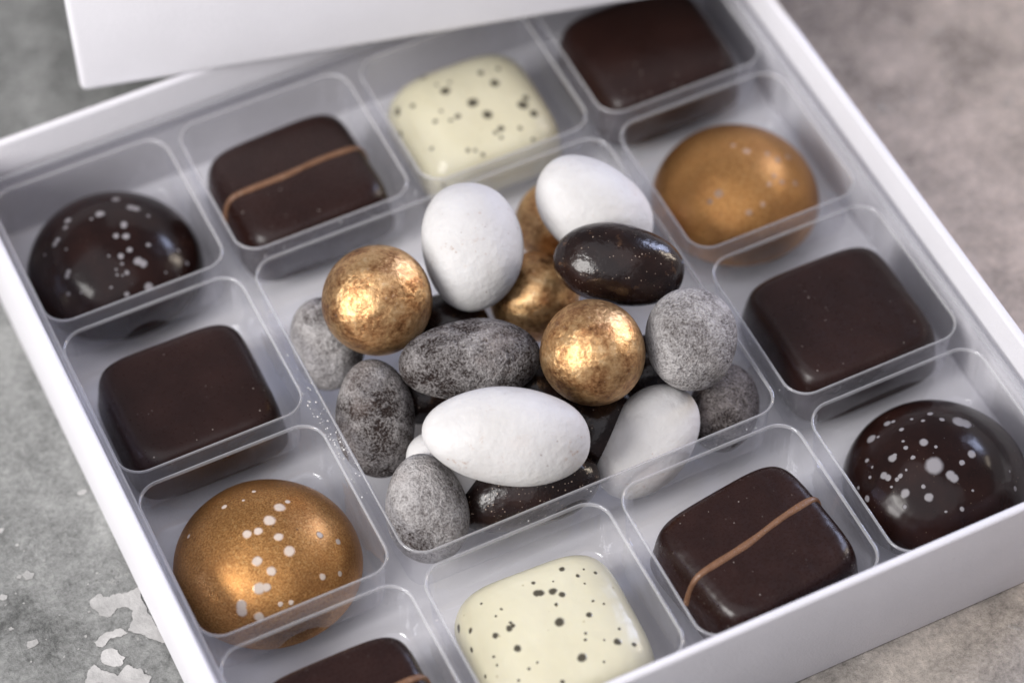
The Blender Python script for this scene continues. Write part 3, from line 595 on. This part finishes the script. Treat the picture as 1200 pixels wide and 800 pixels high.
for i, (kind, label, c, rows, rad, egg) in enumerate([
    ('pale', 'pale dusted almond half hidden behind the leftmost gold ball', [-0.7669, 0.447, -0.1473], [[0.9539, -0.2773, 0.1145], [0.1605, 0.7941, 0.5863], [-0.2535, -0.5409, 0.802]], [0.1741, 0.2239, 0.1654], 0.05),
    ('grey', 'upright dark grey dusted almond against the left divider, below the leftmost gold ball', [-0.7449, -0.0776, -0.11], [[0.9223, -0.3851, 0.0318], [0.2917, 0.7477, 0.5965], [-0.2535, -0.5409, 0.802]], [0.1906, 0.2879, 0.181], -0.06),
    ('white', 'white sugared almond mostly buried under the long flat white one', [-0.5434, -0.4896, -0.1685], [[0.4902, -0.7865, -0.3755], [0.8339, 0.298, 0.4646], [-0.2535, -0.5409, 0.802]], [0.2251, 0.1608, 0.1527], 0.0),
    ('pale', 'pale grey dusted almond in the front left corner of the centre compartment', [-0.7472, -0.6454, -0.1333], [[0.9319, -0.3588, 0.0526], [0.2593, 0.7607, 0.595], [-0.2535, -0.5409, 0.802]], [0.1847, 0.2423, 0.1754], -0.08),
    ('white', 'white sugared almond leaning on the front divider, behind the striped chocolate', [0.3476, -0.7664, -0.1259], [[0.8339, 0.298, 0.4646], [-0.4902, 0.7865, 0.3755], [-0.2535, -0.5409, 0.802]], [0.3141, 0.2014, 0.1611], 0.06),
    ('darkdust', 'dark almond speckled with sugar lying under the front white almond at the divider', [-0.275, -0.7435, -0.1626], [[0.9628, -0.2213, 0.1551], [0.0936, 0.8115, 0.5769], [-0.2535, -0.5409, 0.802]], [0.3433, 0.1716, 0.1631], 0.0),
    ('dark', 'glossy dark almond buried in the gap between two front white almonds', [0.176, -0.5805, -0.1498], [[0.9176, 0.1279, 0.3763], [-0.3061, 0.8313, 0.4639], [-0.2535, -0.5409, 0.802]], [0.2351, 0.1824, 0.1733], 0.0),
    ('brown', 'brown dusted almond in the right corner of the centre compartment', [0.7675, -0.7411, -0.1567], [[0.8243, -0.5546, -0.1135], [0.5062, 0.6323, 0.5865], [-0.2535, -0.5409, 0.802]], [0.1629, 0.2159, 0.1548], 0.05),
    ('dark', 'dark almond deep in the gap between leftmost gold ball and the long dusted almond', [-0.2179, 0.3011, -0.1728], [[0.9539, -0.2773, 0.1145], [0.1605, 0.7941, 0.5863], [-0.2535, -0.5409, 0.802]], [0.2168, 0.1668, 0.1584], 0.0),
    ('gold', 'gold ball in the middle, tucked under the glossy dark almond and a white one', [0.2417, 0.2342, -0.1135], [[0.8997, -0.4364, -0.0099], [0.3553, 0.719, 0.5973], [-0.2535, -0.5409, 0.802]], [0.2215, 0.2215, 0.2215], 0),
    ('gold', 'gold ball at the back, mostly hidden behind the rearmost white almond', [0.5559, 0.5942, -0.1135], [[0.8997, -0.4364, -0.0099], [0.3553, 0.719, 0.5973], [-0.2535, -0.5409, 0.802]], [0.2215, 0.2215, 0.2215], 0),
    ('dark', 'dark almond deep in the gap between front gold ball and the round dusted almond', [0.5643, -0.3619, -0.1725], [[0.967, -0.1641, 0.195], [0.0262, 0.8249, 0.5646], [-0.2535, -0.5409, 0.802]], [0.2267, 0.1649, 0.1567], 0.0),
    ('dark', 'added filler almond darkening the gap between three pieces: upright dusted, long dusted and largest white', [-0.4372, -0.0207, -0.1929], [[0.967, -0.1641, 0.195], [0.0262, 0.8249, 0.5646], [-0.2535, -0.5409, 0.802]], [0.2053, 0.1437, 0.1366], 0.0),  # added filler: a dark piece standing in for the gap's shade
    ('dark', 'added filler almond darkening the gap under the front gold ball and the long dusted almond', [0.0417, -0.2288, -0.1861], [[0.7771, -0.6076, -0.1642], [0.5761, 0.5816, 0.5744], [-0.2535, -0.5409, 0.802]], [0.2054, 0.152, 0.1444], 0.0),  # second added filler, dark to deepen the shade between the pieces
    ('white', 'upright egg shaped white almond between the leftmost gold ball and the middle one', [-0.018, 0.3907, 0.244], [[0.9404, -0.3321, 0.0733], [0.2266, 0.7728, 0.5928], [-0.2535, -0.5409, 0.802]], [0.2419, 0.3117, 0.2298], 0.0),
    ('white', 'rearmost white almond, partly covered by the glossy dark almond', [0.624, 0.3425, 0.2332], [[0.4902, -0.7865, -0.3755], [0.8339, 0.298, 0.4646], [-0.2535, -0.5409, 0.802]], [0.3107, 0.2237, 0.2125], 0.06),
    ('gold', 'leftmost gold ball, on top of the heap', [-0.5439, 0.3264, 0.2054], [[0.8997, -0.4364, -0.0099], [0.3553, 0.719, 0.5973], [-0.2535, -0.5409, 0.802]], [0.2639, 0.2639, 0.2639], 0),
    ('grey', 'long dark grey dusted almond lying across the middle of the heap', [-0.2752, -0.1261, 0.1155], [[0.9363, -0.3455, 0.0629], [0.243, 0.7669, 0.594], [-0.2535, -0.5409, 0.802]], [0.3365, 0.1914, 0.1819], 0.04),
    ('white', 'largest white sugared almond lying flat at the front of the heap', [-0.3335, -0.6562, 0.2083], [[0.8727, -0.4855, -0.0516], [0.4172, 0.6868, 0.5951], [-0.2535, -0.5409, 0.802]], [0.3881, 0.2235, 0.2123], 0.03),
    ('gold', 'foremost gold ball, on top of the heap beside the long dusted almond', [0.2222, -0.4333, 0.2511], [[0.8997, -0.4364, -0.0099], [0.3553, 0.719, 0.5973], [-0.2535, -0.5409, 0.802]], [0.2472, 0.2512, 0.2472], 0),
    ('dark', 'glossy dark brown almond on top of the heap at its right rear', [0.5455, -0.0705, 0.3128], [[0.8331, -0.5435, -0.1032], [0.4917, 0.6419, 0.5884], [-0.2535, -0.5409, 0.802]], [0.3081, 0.1946, 0.1848], -0.05),
    ('pale', 'round pale grey dusted nut on top of the heap at the right', [0.6791, -0.5606, 0.2193], [[0.9404, -0.3321, 0.0733], [0.2266, 0.7728, 0.5928], [-0.2535, -0.5409, 0.802]], [0.2124, 0.2445, 0.2018], 0.05),
]):
    amp = {'gold': 0.008, 'white': 0.024, 'dark': 0.02, 'darkdust': 0.02}.get(kind, 0.026)
    o = mesh_obj(NAMES[kind], *ellipsoid(*rad, i+3, egg, amp, 1.0 if kind == 'gold' else 0.90 if 'glossy dark brown' in label else 0.955), MATS[kind])
    m = Matrix(((rows[0][0], rows[1][0], rows[2][0]), (rows[0][1], rows[1][1], rows[2][1]), (rows[0][2], rows[1][2], rows[2][2])))
    o.rotation_euler = m.to_euler(); o.location = Vector((c[0]*S, c[1]*S, (c[2]+Z0)*S))
    tag(o, label, 'ball' if kind == 'gold' else 'almond', DG)

# ------------------------------------------------------------------ sugar dust fallen on the tray's dividers
rnd = random.Random(4)
bm = bmesh.new()
def crumb(x, y, z, r):
    m = Matrix.Translation((x, y, z)) @ Matrix.Diagonal((r*rnd.uniform(.7, 1.4), r*rnd.uniform(.7, 1.4), r*rnd.uniform(.5, .9), 1))
    bmesh.ops.create_icosphere(bm, subdivisions=1, radius=1, matrix=m)
for k in range(200):
    y = rnd.gauss(-0.08, 0.22); crumb(-1.0 + rnd.uniform(-0.038, 0.038), y, 0.003, 0.0012 + 0.0045*rnd.random()**4)
for k in range(60):
    crumb(rnd.uniform(-0.95, 0.2), 0.98 + rnd.uniform(-0.04, 0.04), 0.002, 0.0012 + 0.004*rnd.random()**4)
for k in range(50):
    crumb(rnd.uniform(-0.95, 0.95), -0.98 + rnd.uniform(-0.04, 0.04), 0.002, 0.001 + 0.003*rnd.random()**4)
for k in range(70):
    crumb(1.0 + rnd.uniform(-0.04, 0.04), rnd.uniform(-1.1, 1.1), 0.002, 0.001 + 0.003*rnd.random()**4)
tag(bm_obj('sugar_dust', bm, m_plain('sugar', (0.78, 0.77, 0.75)), None, (0, 0, 0)), kind='stuff')
